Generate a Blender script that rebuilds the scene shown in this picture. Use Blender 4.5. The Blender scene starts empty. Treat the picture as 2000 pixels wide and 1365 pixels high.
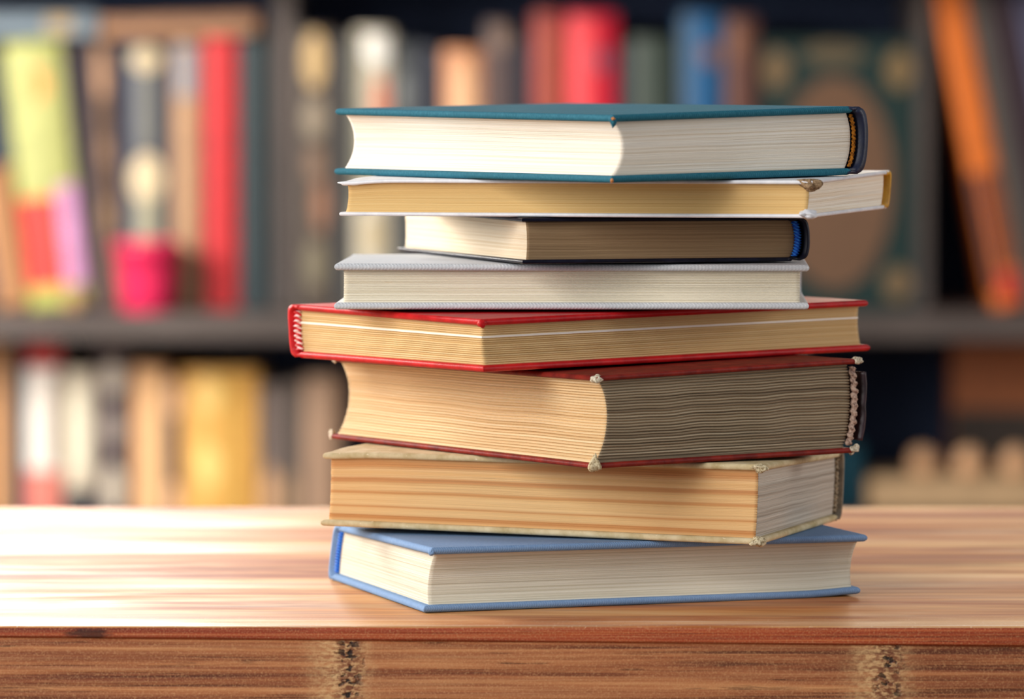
import bpy, math, random
import numpy as np
from mathutils import Vector, noise as mnoise

S = bpy.context.scene
COL = S.collection
CM = 0.01
TZ = 0.75                      # table top height (m)
F = 9900.0                     # focal length in pixels of the 2000 x 1365 frame
CAMH = 0.26509                 # camera height above the table top
PITCH = math.radians(3.71323)
cP, sP = math.cos(PITCH), math.sin(PITCH)


def at(px, py, Y):
    """point of the plane y = Y that the photograph shows at (px, py)"""
    u, v = (px - 1000.0) / F, (682.5 - py) / F
    d = Vector((u, cP + sP * v, -sP + cP * v))
    return Vector((0, 0, TZ + CAMH)) + d * (Y / d.y)


# ------------------------------------------------------------------ materials
def lin(c):
    c = c / 255.0
    return c / 12.92 if c <= 0.04045 else ((c + 0.055) / 1.055) ** 2.4


def rgb(r, g, b):
    return (lin(r), lin(g), lin(b), 1.0)


class NT:
    def __init__(s, name):
        s.m = bpy.data.materials.new(name)
        s.m.use_nodes = True
        s.t = s.m.node_tree
        s.t.nodes.clear()
        s.out = s.n('ShaderNodeOutputMaterial')
        s.b = s.n('ShaderNodeBsdfPrincipled')
        s.t.links.new(s.b.outputs[0], s.out.inputs[0])

    def n(s, ty, **kw):
        nd = s.t.nodes.new(ty)
        for k, v in kw.items():
            setattr(nd, k, v)
        return nd

    def set(s, sock, v):
        if isinstance(v, bpy.types.NodeSocket):
            s.t.links.new(v, sock)
        else:
            sock.default_value = v

    def coord(s, kind='Object', scale=(1, 1, 1), rot=(0, 0, 0), loc=(0, 0, 0)):
        tc = s.n('ShaderNodeTexCoord')
        mp = s.n('ShaderNodeMapping')
        s.t.links.new(tc.outputs[kind], mp.inputs[0])
        mp.inputs['Scale'].default_value = scale
        mp.inputs['Rotation'].default_value = rot
        mp.inputs['Location'].default_value = loc
        return mp.outputs[0]

    def noise(s, vec, scale=1.0, detail=3.0, rough=0.5, dist=0.0):
        nd = s.n('ShaderNodeTexNoise')
        s.set(nd.inputs['Vector'], vec)
        nd.inputs['Scale'].default_value = scale
        nd.inputs['Detail'].default_value = detail
        nd.inputs['Roughness'].default_value = rough
        nd.inputs['Distortion'].default_value = dist
        return nd.outputs[0]

    def ramp(s, fac, stops, interp='LINEAR'):
        nd = s.n('ShaderNodeValToRGB')
        cr = nd.color_ramp
        cr.interpolation = interp
        while len(cr.elements) < len(stops):
            cr.elements.new(0.5)
        for e, (p, c) in zip(cr.elements, stops):
            e.position = p
            e.color = c if hasattr(c, '__len__') else (c, c, c, 1)
        s.set(nd.inputs[0], fac)
        return nd.outputs[0]

    def math(s, op, a, b=0.0, c=0.0):
        nd = s.n('ShaderNodeMath', operation=op)
        s.set(nd.inputs[0], a)
        s.set(nd.inputs[1], b)
        s.set(nd.inputs[2], c)
        return nd.outputs[0]

    def mix(s, fac, a, b, blend='MIX'):
        nd = s.n('ShaderNodeMix', data_type='RGBA', blend_type=blend)
        s.set(nd.inputs[0], fac)
        s.set(nd.inputs[6], a)
        s.set(nd.inputs[7], b)
        return nd.outputs[2]

    def sep(s, vec):
        nd = s.n('ShaderNodeSeparateXYZ')
        s.set(nd.inputs[0], vec)
        return nd.outputs

    def bump(s, h, strength=0.3, dist=0.0005):
        nd = s.n('ShaderNodeBump')
        nd.inputs['Strength'].default_value = strength
        nd.inputs['Distance'].default_value = dist
        s.set(nd.inputs['Height'], h)
        s.set(s.b.inputs['Normal'], nd.outputs[0])

    def fin(s, col, rough=0.6, spec=0.5, coat=0.0, coat_rough=0.1, sheen=0.0):
        s.set(s.b.inputs['Base Color'], col)
        s.set(s.b.inputs['Roughness'], rough)
        s.b.inputs['Specular IOR Level'].default_value = spec
        s.b.inputs['Coat Weight'].default_value = coat
        s.b.inputs['Coat Roughness'].default_value = coat_rough
        s.b.inputs['Sheen Weight'].default_value = sheen
        return s.m


def grey(v):
    return (v, v, v, 1)


def m_plain(name, c, rough=0.6, var=0.18, scale=60, spec=0.4):
    t = NT(name)
    n = t.noise(t.coord(), scale, 3)
    dark = tuple(x * (1 - var) for x in c[:3]) + (1,)
    lite = tuple(min(1, x * (1 + var)) for x in c[:3]) + (1,)
    return t.fin(t.ramp(n, [(0.3, dark), (0.7, lite)]), rough, spec)


def m_cloth(name, c, hi, k=5200.0, amount=0.5, rough=0.75, sheen=0.2, worn=None):
    """woven book cloth: two crossed thread sets in the cover's own axes, so edges show it too"""
    t = NT(name)
    x, y, z = t.sep(t.coord())
    a = t.math('SINE', t.math('MULTIPLY', t.math('ADD', x, z), k))
    b = t.math('SINE', t.math('MULTIPLY', t.math('SUBTRACT', y, z), k))
    w = t.math('MULTIPLY_ADD', t.math('MULTIPLY', a, b), 0.5, 0.5)
    n = t.noise(t.coord(), 900, 2)
    f = t.math('MULTIPLY', w, t.math('MULTIPLY_ADD', n, 1.6, -0.2))
    big = t.noise(t.coord(), 45, 4, 0.6)
    f2 = t.math('MULTIPLY', f, amount)
    col = t.mix(f2, c, hi)
    col = t.mix(t.math('MULTIPLY', big, 0.35), col, tuple(v * 0.6 for v in c[:3]) + (1,))
    if worn is not None:
        wn = t.ramp(t.noise(t.coord(), 160, 5, 0.7), [(0.66, 0.0), (0.72, 1.0)])
        col = t.mix(wn, col, worn)
    t.bump(w, 0.35, 0.0003)
    return t.fin(col, max(rough, 0.8), 0.12)


def m_leather(name, c, dark, rough=0.35, worn=None, wornat=0.70, spec=0.5):
    t = NT(name)
    n = t.noise(t.coord(), 120, 5, 0.6)
    col = t.ramp(n, [(0.3, dark), (0.65, c)])
    if worn is not None:
        wn = t.ramp(t.noise(t.coord(scale=(1, 1, 2.5)), 260, 6, 0.75), [(wornat, 0.0), (wornat + 0.05, 1.0)])
        col = t.mix(wn, col, worn)
    g = t.noise(t.coord(), 1400, 2)
    t.bump(g, 0.25, 0.0003)
    return t.fin(col, rough, spec)


def m_pages(name, base, dark, lite=None, lines=70, contrast=0.5, stripes=None, spots=None, grain=0.25, bump=0.4, line_dark=None):
    """cut paper edge.  uv.x runs along the edge in cm, uv.y through the thickness 0..1"""
    t = NT(name)
    lite = lite or base
    u = t.coord('UV', (0.05, lines, 1))
    fine = t.noise(u, 1.0, 4, 0.65)
    u2 = t.coord('UV', (0.035, lines * 0.28, 1), loc=(3.7, 1.3, 0))
    broad = t.noise(u2, 1.0, 3, 0.55)
    col = t.ramp(broad, [(0.3, dark), (0.5, base), (0.72, lite)])
    if stripes:
        x, v, _ = t.sep(t.coord('UV'))
        wob = t.math('MULTIPLY_ADD', t.noise(t.coord('UV', (0.07, 3, 1)), 1.0, 3, 0.5), 0.05, v)
        wob = t.math('ADD', wob, -0.025)
        st = t.ramp(wob, stripes)
        col = t.mix(0.8, col, st)
    ln = t.ramp(fine, [(0.35, 0.0), (0.46, 1.0)])
    ld = line_dark or tuple(v * 0.55 for v in dark[:3]) + (1,)
    col = t.mix(t.math('MULTIPLY', t.math('SUBTRACT', 1.0, ln), min(1.0, contrast * 1.45)), col, ld)
    gr = t.noise(t.coord('UV', (9, 9 * 3, 1)), 2.0, 3, 0.7)
    col = t.mix(t.math('MULTIPLY', gr, grain), col, tuple(v * 0.75 for v in base[:3]) + (1,))
    if spots:
        sp = t.ramp(t.noise(t.coord('UV', (0.55, 2.2, 1), loc=(spots[1], 0, 0)), 1.0, 4, 0.6), [(0.70, 0.0), (0.77, 1.0)])
        col = t.mix(t.math('MULTIPLY', sp, 0.55), col, spots[0])
    t.bump(t.math('ADD', fine, t.math('MULTIPLY', gr, 0.3)), bump, 0.0006)
    return t.fin(col, 0.85, 0.15)


def m_thread(name, a, b, freq=900.0):
    t = NT(name)
    x, y, z = t.sep(t.coord())
    w = t.math('MULTIPLY_ADD', t.math('SINE', t.math('MULTIPLY', t.math('ADD', z, t.math('MULTIPLY', x, 0.6)), freq)), 0.5, 0.5)
    n = t.noise(t.coord(), 1500, 2)
    f = t.ramp(t.math('ADD', w, t.math('MULTIPLY_ADD', n, 0.6, -0.3)), [(0.45, 0.0), (0.75, 1.0)])
    return t.fin(t.mix(f, a, b), 0.45, 0.5)


def m_frayed(name, c, d):
    t = NT(name)
    n = t.noise(t.coord(), 700, 5, 0.7)
    t.bump(n, 0.6, 0.001)
    return t.fin(t.ramp(n, [(0.38, d), (0.56, c)]), 0.9, 0.1)


# ------------------------------------------------------------------ mesh helpers
def link(name, verts, faces, mat, parent=None, smooth=True, uv=None, fmat=None):
    me = bpy.data.meshes.new(name)
    me.from_pydata([tuple(map(float, v)) for v in verts], [], [tuple(map(int, f)) for f in faces])
    mats = mat if isinstance(mat, (list, tuple)) else [mat]
    for m in mats:
        me.materials.append(m)
    if fmat is not None:
        me.polygons.foreach_set('material_index', np.asarray(fmat, dtype=np.int32))
    if smooth:
        me.polygons.foreach_set('use_smooth', np.ones(len(faces), dtype=bool))
    if uv is not None:
        l = me.uv_layers.new(name='UVMap')
        l.data.foreach_set('uv', np.asarray(uv, dtype=np.float32).ravel())
    me.update()
    o = bpy.data.objects.new(name, me)
    COL.objects.link(o)
    if parent is not None:
        o.parent = parent
    return o


def tag(o, label=None, cat=None, group=None, kind=None):
    if label: o['label'] = label
    if cat: o['category'] = cat
    if group: o['group'] = group
    if kind: o['kind'] = kind
    return o


def empty(name, loc, rz=0.0, ry=0.0):
    o = bpy.data.objects.new(name, None)
    o.empty_display_size = 0.03
    o.location = loc
    o.rotation_euler = (0, ry, rz)
    COL.objects.link(o)
    return o


class MB:
    """collects boxes, prisms and lathes into one mesh"""
    def __init__(s):
        s.v, s.f = [], []

    def add(s, v, f):
        o = len(s.v)
        s.v += [tuple(p) for p in v]
        s.f += [tuple(i + o for i in q) for q in f]
        return s

    def box(s, x0, x1, y0, y1, z0, z1, bev=0.0):
        b = min(bev, (x1 - x0) * .45, (y1 - y0) * .45, (z1 - z0) * .45)
        if b <= 0:
            v = [(x, y, z) for z in (z0, z1) for y in (y0, y1) for x in (x0, x1)]
            return s.add(v, [(0, 2, 3, 1), (4, 5, 7, 6), (0, 1, 5, 4), (2, 6, 7, 3), (0, 4, 6, 2), (1, 3, 7, 5)])
        # rounded by stacking three-step bevel rings in z
        rings = []
        st = [(0.0, 1.0), (0.3, 0.3), (1.0, 0.0)]
        zs = [(z0 + b * a, b * c) for a, c in st] + [(z1 - b * a, b * c) for a, c in reversed(st)]
        for z, ins in zs:
            X0, X1, Y0, Y1 = x0 + ins, x1 - ins, y0 + ins, y1 - ins
            k = b * 0.5
            rings.append([(X0 + k, Y0, z), (X1 - k, Y0, z), (X1, Y0 + k, z), (X1, Y1 - k, z),
                          (X1 - k, Y1, z), (X0 + k, Y1, z), (X0, Y1 - k, z), (X0, Y0 + k, z)])
        return s.loft(rings)

    def loft(s, rings):
        n = len(rings[0])
        v = [p for r in rings for p in r]
        f = [tuple(reversed(range(n)))]
        for i in range(len(rings) - 1):
            for j in range(n):
                f.append((i * n + j, i * n + (j + 1) % n, (i + 1) * n + (j + 1) % n, (i + 1) * n + j))
        f.append(tuple(range((len(rings) - 1) * n, len(rings) * n)))
        return s.add(v, f)

    def lathe(s, prof, n=40, c=(0, 0, 0)):
        return s.loft([[(c[0] + r * math.cos(2 * math.pi * k / n), c[1] + r * math.sin(2 * math.pi * k / n), c[2] + z) for k in range(n)] for r, z in prof])

    def prism_y(s, pts, y0, y1):
        """polygon in x,z (counter-clockwise seen from -y) extruded along y"""
        n = len(pts)
        v = [(x, y0, z) for x, z in pts] + [(x, y1, z) for x, z in pts]
        f = [tuple(range(n)), tuple(reversed(range(n, 2 * n)))]
        f += [(i, i + n, (i + 1) % n + n, (i + 1) % n) for i in range(n)]
        return s.add(v, f)

    def build(s, name, mat, parent=None, smooth=False):
        return link(name, s.v, s.f, mat, parent, smooth)


def strip_faces(nr, nc, closed=False, flip=False, off=0):
    f = []
    for i in range(nr - 1):
        for j in range(nc if closed else nc - 1):
            a, b = off + i * nc + j, off + i * nc + (j + 1) % nc
            c, d = b + nc, a + nc
            f.append((a, d, c, b) if flip else (a, b, c, d))
    return f


# ------------------------------------------------------------------ the stack of books
class Book:
    """One hardcover.  p runs from the fore-edge (0) to the spine (W), h along the spine from the near end (0) to H.
    Cover heights at the four corners (cm above the table) let every board lie as bent as it does."""
    def __init__(s, kind, q, **o):
        s.kind = kind
        s.nx, s.ny, s.yaw, s.H, s.W = q[:5]
        s.zb, s.zt = q[5:9], q[9:13]          # L, N, R, B
        s.sh = q[13:15]
        s.o = dict(tb=0.28, sq=0.30, conc=0.35, round=0.25, ts=0.22, rows=150, amp=0.008, sig=0, sigdepth=0.03,
                   wave=0.0, warp_t=[], warp_b=[], seed=1, pin=0.0, spine_in=0.42)
        s.o.update(o)
        s.z0 = min(s.zb)
        s.rng = random.Random(s.o['seed'])
        s.nr = np.random.RandomState(s.o['seed'])

    def ab(s, p, h):
        return (p, h) if s.kind == 'R' else (h, p)

    def surf(s, which, p, h):
        lR, lL = (s.W, s.H) if s.kind == 'R' else (s.H, s.W)
        a, b = s.ab(p, h)
        u, v = np.clip(a / lR, -0.05, 1.05), np.clip(b / lL, -0.05, 1.05)
        L, N, R, B = s.zt if which else s.zb
        z = N * (1 - u) * (1 - v) + R * u * (1 - v) + L * (1 - u) * v + B * u * v
        for (wp, wh, dz, rad) in s.o['warp_t' if which else 'warp_b']:
            z = z + dz * np.exp(-((p - wp) ** 2 + (h - wh) ** 2) / (rad * rad))
        return z

    def xyz(s, p, h, z):
        """book axes in cm -> mesh coordinates in m (the Empty carries place and yaw)"""
        a, b = s.ab(p, h)
        t = (z - s.z0) / max(0.5, (s.zt[1] - s.zb[1]))
        cy, sy = math.cos(s.yaw), math.sin(s.yaw)
        sx = cy * s.sh[0] + sy * s.sh[1]
        sv = -sy * s.sh[0] + cy * s.sh[1]
        return np.stack([(a + sx * t) * CM, (b + sv * t) * CM, (z - s.z0) * CM], -1)

    def root(s, label):
        s.r = empty('book', (s.nx * CM, s.ny * CM, TZ + s.z0 * CM), s.yaw)
        tag(s.r, label, 'book', 'books stacked on the table')
        return s.r

    def flip(s):
        return s.kind != 'R'

    def board(s, which, mat, p1=None, label=None):
        tb = s.o['tb']
        r = tb * 0.5
        p0, p1, h0, h1 = 0.0, (s.W - 0.75 if p1 is None else p1), 0.0, s.H
        def axis(a, b, n):
            e = np.array([0, .06, .2, .45, .75, 1.1]) * r
            m = np.linspace(a + 1.5 * r, b - 1.5 * r, n)
            return np.concatenate([a + e, m, b - e[::-1]])
        P, Hh = axis(p0, p1, 34), axis(h0, h1, 46)
        pp, hh = np.meshgrid(P, Hh, indexing='ij')
        d = np.minimum.reduce([pp - p0, p1 - pp, hh - h0, h1 - hh])
        g = np.sqrt(np.clip(1 - (1 - np.clip(d / r, 0, 1)) ** 2, 0, 1))
        # corners rounded in plan
        cr = 0.16
        outer = s.surf(which, pp, hh)
        mid = outer - r if which else outer + r
        ir = np.array([[mnoise.noise(Vector((a * 1.1, b * 1.1, s.o['seed'] + 9 * which))) for b in Hh] for a in P])
        edge = np.clip(1 - d / 0.5, 0, 1)
        pj = pp - 0.02 * ir * edge
        up = s.xyz(pj, hh, mid + r * g)
        dn = s.xyz(pj, hh, mid - r * g)
        nr, nc = pp.shape
        v = np.concatenate([up.reshape(-1, 3), dn.reshape(-1, 3)])
        f = strip_faces(nr, nc, flip=s.flip()) + strip_faces(nr, nc, flip=not s.flip(), off=nr * nc)
        # weld the rim
        idx = np.arange(2 * nr * nc)
        rim = np.zeros((nr, nc), bool)
        rim[0] = rim[-1] = True
        rim[:, 0] = rim[:, -1] = True
        k = np.nonzero(rim.ravel())[0]
        idx[k + nr * nc] = k
        f = [tuple(idx[list(q)]) for q in f]
        used = np.unique(np.array(f))
        re = np.full(len(idx), -1)
        re[used] = np.arange(len(used))
        o = link('cover', v[used], [tuple(re[list(q)]) for q in f], mat, s.r)
        if label: o['label'] = label
        return o

    def spine(s, mat, label=None, h0=0.0, h1=None, z_lo=0.0, z_hi=1.0, thick=None, bulge=None, jag=0.0, out=0.0):
        """curved strip round the back, from the top joint to the bottom joint"""
        ts = thick or s.o['ts']
        bl = s.o['round'] if bulge is None else bulge
        h1 = s.H if h1 is None else h1
        nh, na = 30, 26
        hs = np.linspace(h0, h1, nh)
        rings = []
        for i, h in enumerate(hs):
            zt, zb = s.surf(1, s.W - 0.4, h), s.surf(0, s.W - 0.4, h)
            o, n = [], []
            full = z_lo <= 0 and z_hi >= 1
            A = np.linspace(z_lo, z_hi, na)
            for t in A:
                z = zb + 0.03 + (zt - zb - 0.06) * t
                q = 2 * t - 1
                # squarish round: flat joints, fuller middle
                prof = (1 - abs(q) ** 2.6)
                edge = (1 - abs(q) ** 14)
                px = s.W - 0.38 + 0.30 * edge + bl * prof + out
                if jag:
                    px += jag * mnoise.noise(Vector((h * 2.1, t * 7, 3.3)))
                o.append((px, z))
                n.append((px - ts * (0.55 + 0.45 * edge), zb + tbi(s) * 0.75 + (zt - zb - 1.5 * tbi(s)) * t if full else z))
            if full:
                jt = [(s.W - 0.95, zt - 0.02), (s.W - 0.72, zt - 0.09), (s.W - 0.5, zt - 0.04)]
                jb = [(s.W - 0.95, zb + 0.02), (s.W - 0.72, zb + 0.09), (s.W - 0.5, zb + 0.04)]
                jti = [(a, b - 0.12) for a, b in jt]
                jbi = [(a, b + 0.12) for a, b in jb]
                loop = jb + o + jt[::-1] + jti + n[::-1] + jbi[::-1]
            else:
                loop = o + n[::-1]
            arr = np.array(loop)
            rings.append(s.xyz(arr[:, 0], np.full(len(arr), h), arr[:, 1]))
        nc = len(rings[0])
        v = np.concatenate(rings)
        fl = not s.flip()
        f = strip_faces(nh, nc, closed=True, flip=fl)
        # end caps as strips between the outer and the inner run
        for e in (0, nh - 1):
            for j in range(nc // 2 - 1):
                a, b, c, d = e * nc + j, e * nc + j + 1, e * nc + nc - 2 - j, e * nc + nc - 1 - j
                f.append((a, b, c, d) if (e == 0) == fl else (a, d, c, b))
        ob = link('spine', v, f, mat, s.r)
        if label: ob['label'] = label
        return ob

    def page_edge(s, t):
        q = 2 * t - 1
        k = 1 - abs(q) ** 2.2
        return s.o['sq'] + s.o['conc'] * k, s.W - s.o['spine_in'] - 0.22 + s.o['round'] * k

    def pages(s, fore, tail, skew=0.0):
        o = s.o
        nrw = o['rows']
        T = np.linspace(0, 1, nrw)
        nf, nt, nx = 110, 90, 8
        rows, uvs = [], []
        sq, pin = o['sq'], o['pin']
        ph = [s.nr.uniform(0, 6.28, 8) for _ in range(2)]
        rough = s.nr.uniform(-1, 1, nrw)
        rough = np.where(s.nr.rand(nrw) < 0.12, rough * 2.2, rough)
        for i, t in enumerate(T):
            pf, ps = s.page_edge(t)
            off = o['amp'] * rough[i]
            if o['sig']:
                w = abs(math.sin(math.pi * o['sig'] * t))
                off += -o['sigdepth'] * (1 - w) ** 2.2
            cap = min(1.0, min(i, nrw - 1 - i) / 2.0)
            pf2 = pf - off * cap
            h0, h1 = sq + pin - off * cap, s.H - sq + off * cap
            # the loop: fore-edge (h1 -> h0), near end (pf -> ps), spine, far end
            fh = np.linspace(h1, h0, nf)
            fp = np.full(nf, pf2)
            tp = np.linspace(pf2, ps, nt)
            th = np.full(nt, h0)
            if o['amp']:
                jit = np.array([mnoise.noise(Vector((x * 0.5, t * 40, 1.7 + o['seed']))) for x in fh])
                fp = fp - 0.9 * o['amp'] * jit * cap
                jit = np.array([mnoise.noise(Vector((x * 0.5, t * 40, 7.7 + o['seed']))) for x in tp])
                jit[0] = 0
                th = th - 0.9 * o['amp'] * jit * cap
            sp = np.full(nx, ps); shh = np.linspace(h0, h1, nx + 1)[1:]
            bp = np.linspace(ps, pf2, nx + 1)[1:-1]; bh = np.full(nx - 1, h1)
            p = np.concatenate([fp, tp[1:], sp, bp])
            h = np.concatenate([fh, th[1:], shh, bh])
            tb = o['tb']
            zt, zb = s.surf(1, p, h) - tb * 0.97, s.surf(0, p, h) + tb * 0.97
            z = zb + (zt - zb) * t
            if o['wave']:
                w = o['wave'] * np.sin(math.pi * t) * (np.sin(p * 1.1 + h * .35 + ph[0][0]) * 0.6 + np.sin(p * 2.3 + ph[0][1] + t * 4) * 0.4
                                                       + 0.5 * np.sin(h * 0.9 + ph[0][2]))
                z = z + w
            if skew:
                h = h + skew * (t - 0.5)
            rows.append(s.xyz(p, h, z))
            along = np.concatenate([h1 - fh, (h1 - h0) + (tp[1:] - pf2), np.full(nx, 99) + shh, np.full(nx - 1, 130) + bp])
            uvs.append(np.stack([along, np.full(len(along), t)], -1))
        nc = len(rows[0])
        v = np.concatenate(rows)
        U = np.concatenate(uvs)
        f = strip_faces(nrw, nc, closed=True, flip=s.flip())
        fm = []
        for i in range(nrw - 1):
            for j in range(nc):
                fm.append(1 if nf - 1 <= j < nf + nt - 2 else 0)
        # close top and bottom with fans (hidden under the boards)
        a = tuple(range(nc)); b = tuple(range((nrw - 1) * nc, nrw * nc))
        f.append(tuple(reversed(a)) if not s.flip() else a)
        f.append(b if not s.flip() else tuple(reversed(b)))
        fm += [0, 0]
        uv = []
        for q in f:
            for k in q:
                uv.append(U[k])
        ob = link('page_block', v, f, [fore, tail], s.r, uv=uv, fmat=fm)
        return ob

    def headband(s, mat, r=0.09, beads=9, label=None, dp=0.0, dh=0.0, t0=0.03, t1=0.97, rough=0.0):
        n, m = 90, 12
        pts = []
        for i in range(n):
            t = t0 + (t1 - t0) * i / (n - 1)
            pf, ps = s.page_edge(t)
            p, h = ps + 0.10 + dp, s.o['sq'] + s.o['pin'] - 0.04 - dh
            zt, zb = s.surf(1, p, h) - s.o['tb'] * 0.9, s.surf(0, p, h) + s.o['tb'] * 0.9
            pts.append((p, h, zb + (zt - zb) * t, t))
        v = []
        for i, (p, h, z, t) in enumerate(pts):
            for k in range(m):
                a = 2 * math.pi * k / m
                rr = r * (1 + 0.28 * math.sin(2 * math.pi * beads * t + a))
                if rough:
                    rr *= 1 + rough * mnoise.noise(Vector((t * 40, math.cos(a) * 2, math.sin(a) * 2)))
                if i in (0, n - 1): rr *= 0.3
                v.append(s.xyz(np.array(p + rr * math.cos(a)), np.array(h + rr * math.sin(a)), np.array(z)))
        f = strip_faces(n, m, closed=True, flip=not s.flip())
        f.append(tuple(range(m)) if not s.flip() else tuple(reversed(range(m))))
        f.append(tuple(reversed(range((n - 1) * m, n * m))) if not s.flip() else tuple(range((n - 1) * m, n * m)))
        ob = link('headband', v, f, mat, s.r)
        if label: ob['label'] = label
        return ob

    def lump(s, name, mat, p, h, z, size, seed=0, rough=0.5, label=None, freq=1.1, taper=0.0):
        """torn, fluffed-up bit of board or cloth; size = half extents along p, h, z in cm"""
        nu, nv = 22, 16
        v = []
        for i in range(nv + 1):
            th = math.pi * i / nv
            for j in range(nu):
                a = 2 * math.pi * j / nu
                d = Vector((math.sin(th) * math.cos(a), math.sin(th) * math.sin(a), math.cos(th)))
                k = 1 + rough * mnoise.noise(d * freq + Vector((seed, 0, 0))) + 0.22 * rough * mnoise.noise(d * freq * 4 + Vector((0, seed, 0)))
                tp = 1 - abs(taper) * 0.5 * (1 + d.z * (1 if taper > 0 else -1))
                v.append(s.xyz(np.array(p + d.x * size[0] * k * tp), np.array(h + d.y * size[1] * k * tp), np.array(z + d.z * size[2] * k)))
        f = strip_faces(nv + 1, nu, closed=True, flip=not s.flip())
        ob = link(name, v, f, mat, s.r)
        if label: ob['label'] = label
        return ob

    def sheet(s, name, mat, t, over=0.02, th=0.035, label=None):
        """a single leaf that stands out from the others at height t"""
        pf, ps = s.page_edge(t)
        p0, h0 = pf - over, s.o['sq'] + s.o['pin'] - over
        P, Hh = np.linspace(p0, ps, 30), np.linspace(h0, s.H - s.o['sq'], 44)
        pp, hh = np.meshgrid(P, Hh, indexing='ij')
        tb = s.o['tb']
        zt, zb = s.surf(1, pp, hh) - tb, s.surf(0, pp, hh) + tb
        z = zb + (zt - zb) * t
        nr, nc = pp.shape
        v = np.concatenate([s.xyz(pp, hh, z + th).reshape(-1, 3), s.xyz(pp, hh, z - th).reshape(-1, 3)])
        n = nr * nc
        f = strip_faces(nr, nc, flip=s.flip()) + strip_faces(nr, nc, flip=not s.flip(), off=n)
        rim = [i * nc for i in range(nr)] + [(nr - 1) * nc + j for j in range(1, nc)] + [i * nc + nc - 1 for i in range(nr - 2, -1, -1)] + [j for j in range(nc - 2, 0, -1)]
        for a, b in zip(rim, rim[1:] + rim[:1]):
            f.append((a, b, b + n, a + n) if s.flip() else (a, a + n, b + n, b))
        ob = link(name, v, f, mat, s.r, smooth=False)
        if label: ob['label'] = label
        return ob


def tbi(s):
    return s.o['tb']


Q = {
 'blue': [-3.9837, 225.8291, 0.3281, 21.152, 14.8912, 0.0019, 0.0205, -0.0165, -0.0004, 2.6647, 2.9836, 2.8772, 2.8306, 0.3634, -0.2276],
 'tan': [11.1451, 227.1349, 1.2271, 21.2967, 13.4459, 3.0997, 2.9289, 2.8556, 2.8979, 6.6091, 6.5876, 6.1577, 6.4362, 0.1386, -0.0324],
 'maroon': [3.6014, 224.2969, 0.6267, 21.1185, 15.5857, 6.5842, 6.6268, 6.5956, 6.4798, 10.5127, 10.7745, 10.9611, 10.697, 0.1663, -0.0274],
 'red': [-1.258, 225.4443, 0.6412, 22.7216, 15.3053, 10.7143, 10.8516, 10.9319, 10.7745, 13.2521, 13.2331, 13.3435, 13.2619, -0.131, -0.0886],
 'canvas': [-8.1002, 230.214, -0.0303, 21.5769, 13.9833, 13.2419, 13.3891, 13.4208, 13.3227, 15.2945, 15.4828, 15.4539, 15.3887, 0.0211, 0.0599],
 'navy': [0.4721, 227.5648, 0.3014, 20.3492, 13.6675, 15.299, 15.5938, 15.5272, 15.3485, 17.4658, 17.6586, 17.5737, 17.4713, -0.0263, -0.0079],
 'white': [13.1622, 224.1234, 1.2499, 22.1918, 14.3344, 17.6153, 17.7797, 17.7132, 17.5677, 19.3039, 19.457, 19.5172, 19.3392, 0.1143, -0.077],
 'teal': [4.3414, 220.9214, 0.6562, 20.7744, 14.6268, 19.302, 19.4435, 19.5381, 19.4267, 22.4097, 22.4059, 22.662, 22.5264, 0.0628, -0.005],
}


M_thread_blue = m_thread('blue headband thread', rgb(14, 76, 190), rgb(50, 140, 235), 4200)

# --- 1 (bottom): light blue cloth
b = Book('L', Q['blue'], tb=0.33, sq=0.34, conc=0.42, round=0.12, ts=0.16, rows=170, amp=0.006, seed=3, pin=0.0,
         warp_b=[(0.5, 21.1, 0.12, 1.6)])
r = b.root('light blue cloth hardcover at the bottom of the stack, lying on the wooden table')
mc = m_cloth('blue book cloth', rgb(110, 142, 184), rgb(168, 194, 226), 5600, 0.6)
mp = m_pages('pale grey cream page edges', rgb(218, 211, 192), rgb(192, 182, 158), rgb(230, 225, 212), 95, 0.45)
b.board(1, mc); b.board(0, mc); b.spine(mc)
b.pages(mp, mp)
b.headband(M_thread_blue, 0.15, 16, 'bright blue woven headband')
b.lump('worn_corner', mc, 0.12, 0.12, b.zt[1] - 0.20, (0.16, 0.16, 0.17), 2, 0.35)

# --- 2: old tan paper boards
b = Book('R', Q['tan'], tb=0.30, sq=0.30, conc=0.10, round=0.12, ts=0.20, rows=170, amp=0.012, seed=5, wave=0.02,
         warp_t=[(0.3, 21.0, -0.10, 1.5)])
r = b.root('thick worn tan hardcover with brown striped page edges, second from the bottom')
mc = m_leather('tan fuzzy board', rgb(212, 196, 160), rgb(176, 156, 112), 0.85, rgb(236, 224, 196), 0.62, 0.2)
st = [(0.0, rgb(222, 178, 120)), (0.05, rgb(190, 122, 66)), (0.09, rgb(190, 122, 66)), (0.12, rgb(226, 186, 132)), (0.20, rgb(226, 182, 126)),
      (0.235, rgb(192, 128, 72)), (0.27, rgb(228, 188, 134)), (0.42, rgb(228, 186, 130)), (0.45, rgb(196, 132, 76)), (0.47, rgb(196, 132, 76)),
      (0.50, rgb(228, 186, 132)), (0.60, rgb(224, 182, 126)), (0.635, rgb(186, 122, 72)), (0.68, rgb(188, 124, 74)), (0.71, rgb(228, 188, 136)),
      (0.78, rgb(220, 174, 118)), (0.82, rgb(228, 186, 134)), (0.88, rgb(192, 130, 78)), (0.93, rgb(184, 120, 68)), (1.0, rgb(214, 166, 112))]
mf = m_pages('tan striped page edges', rgb(226, 184, 130), rgb(206, 158, 102), rgb(234, 198, 150), 60, 0.25, stripes=st)
mt = m_pages('dusty grey page ends', rgb(196, 186, 172), rgb(160, 148, 134), rgb(214, 206, 194), 60, 0.5)
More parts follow.
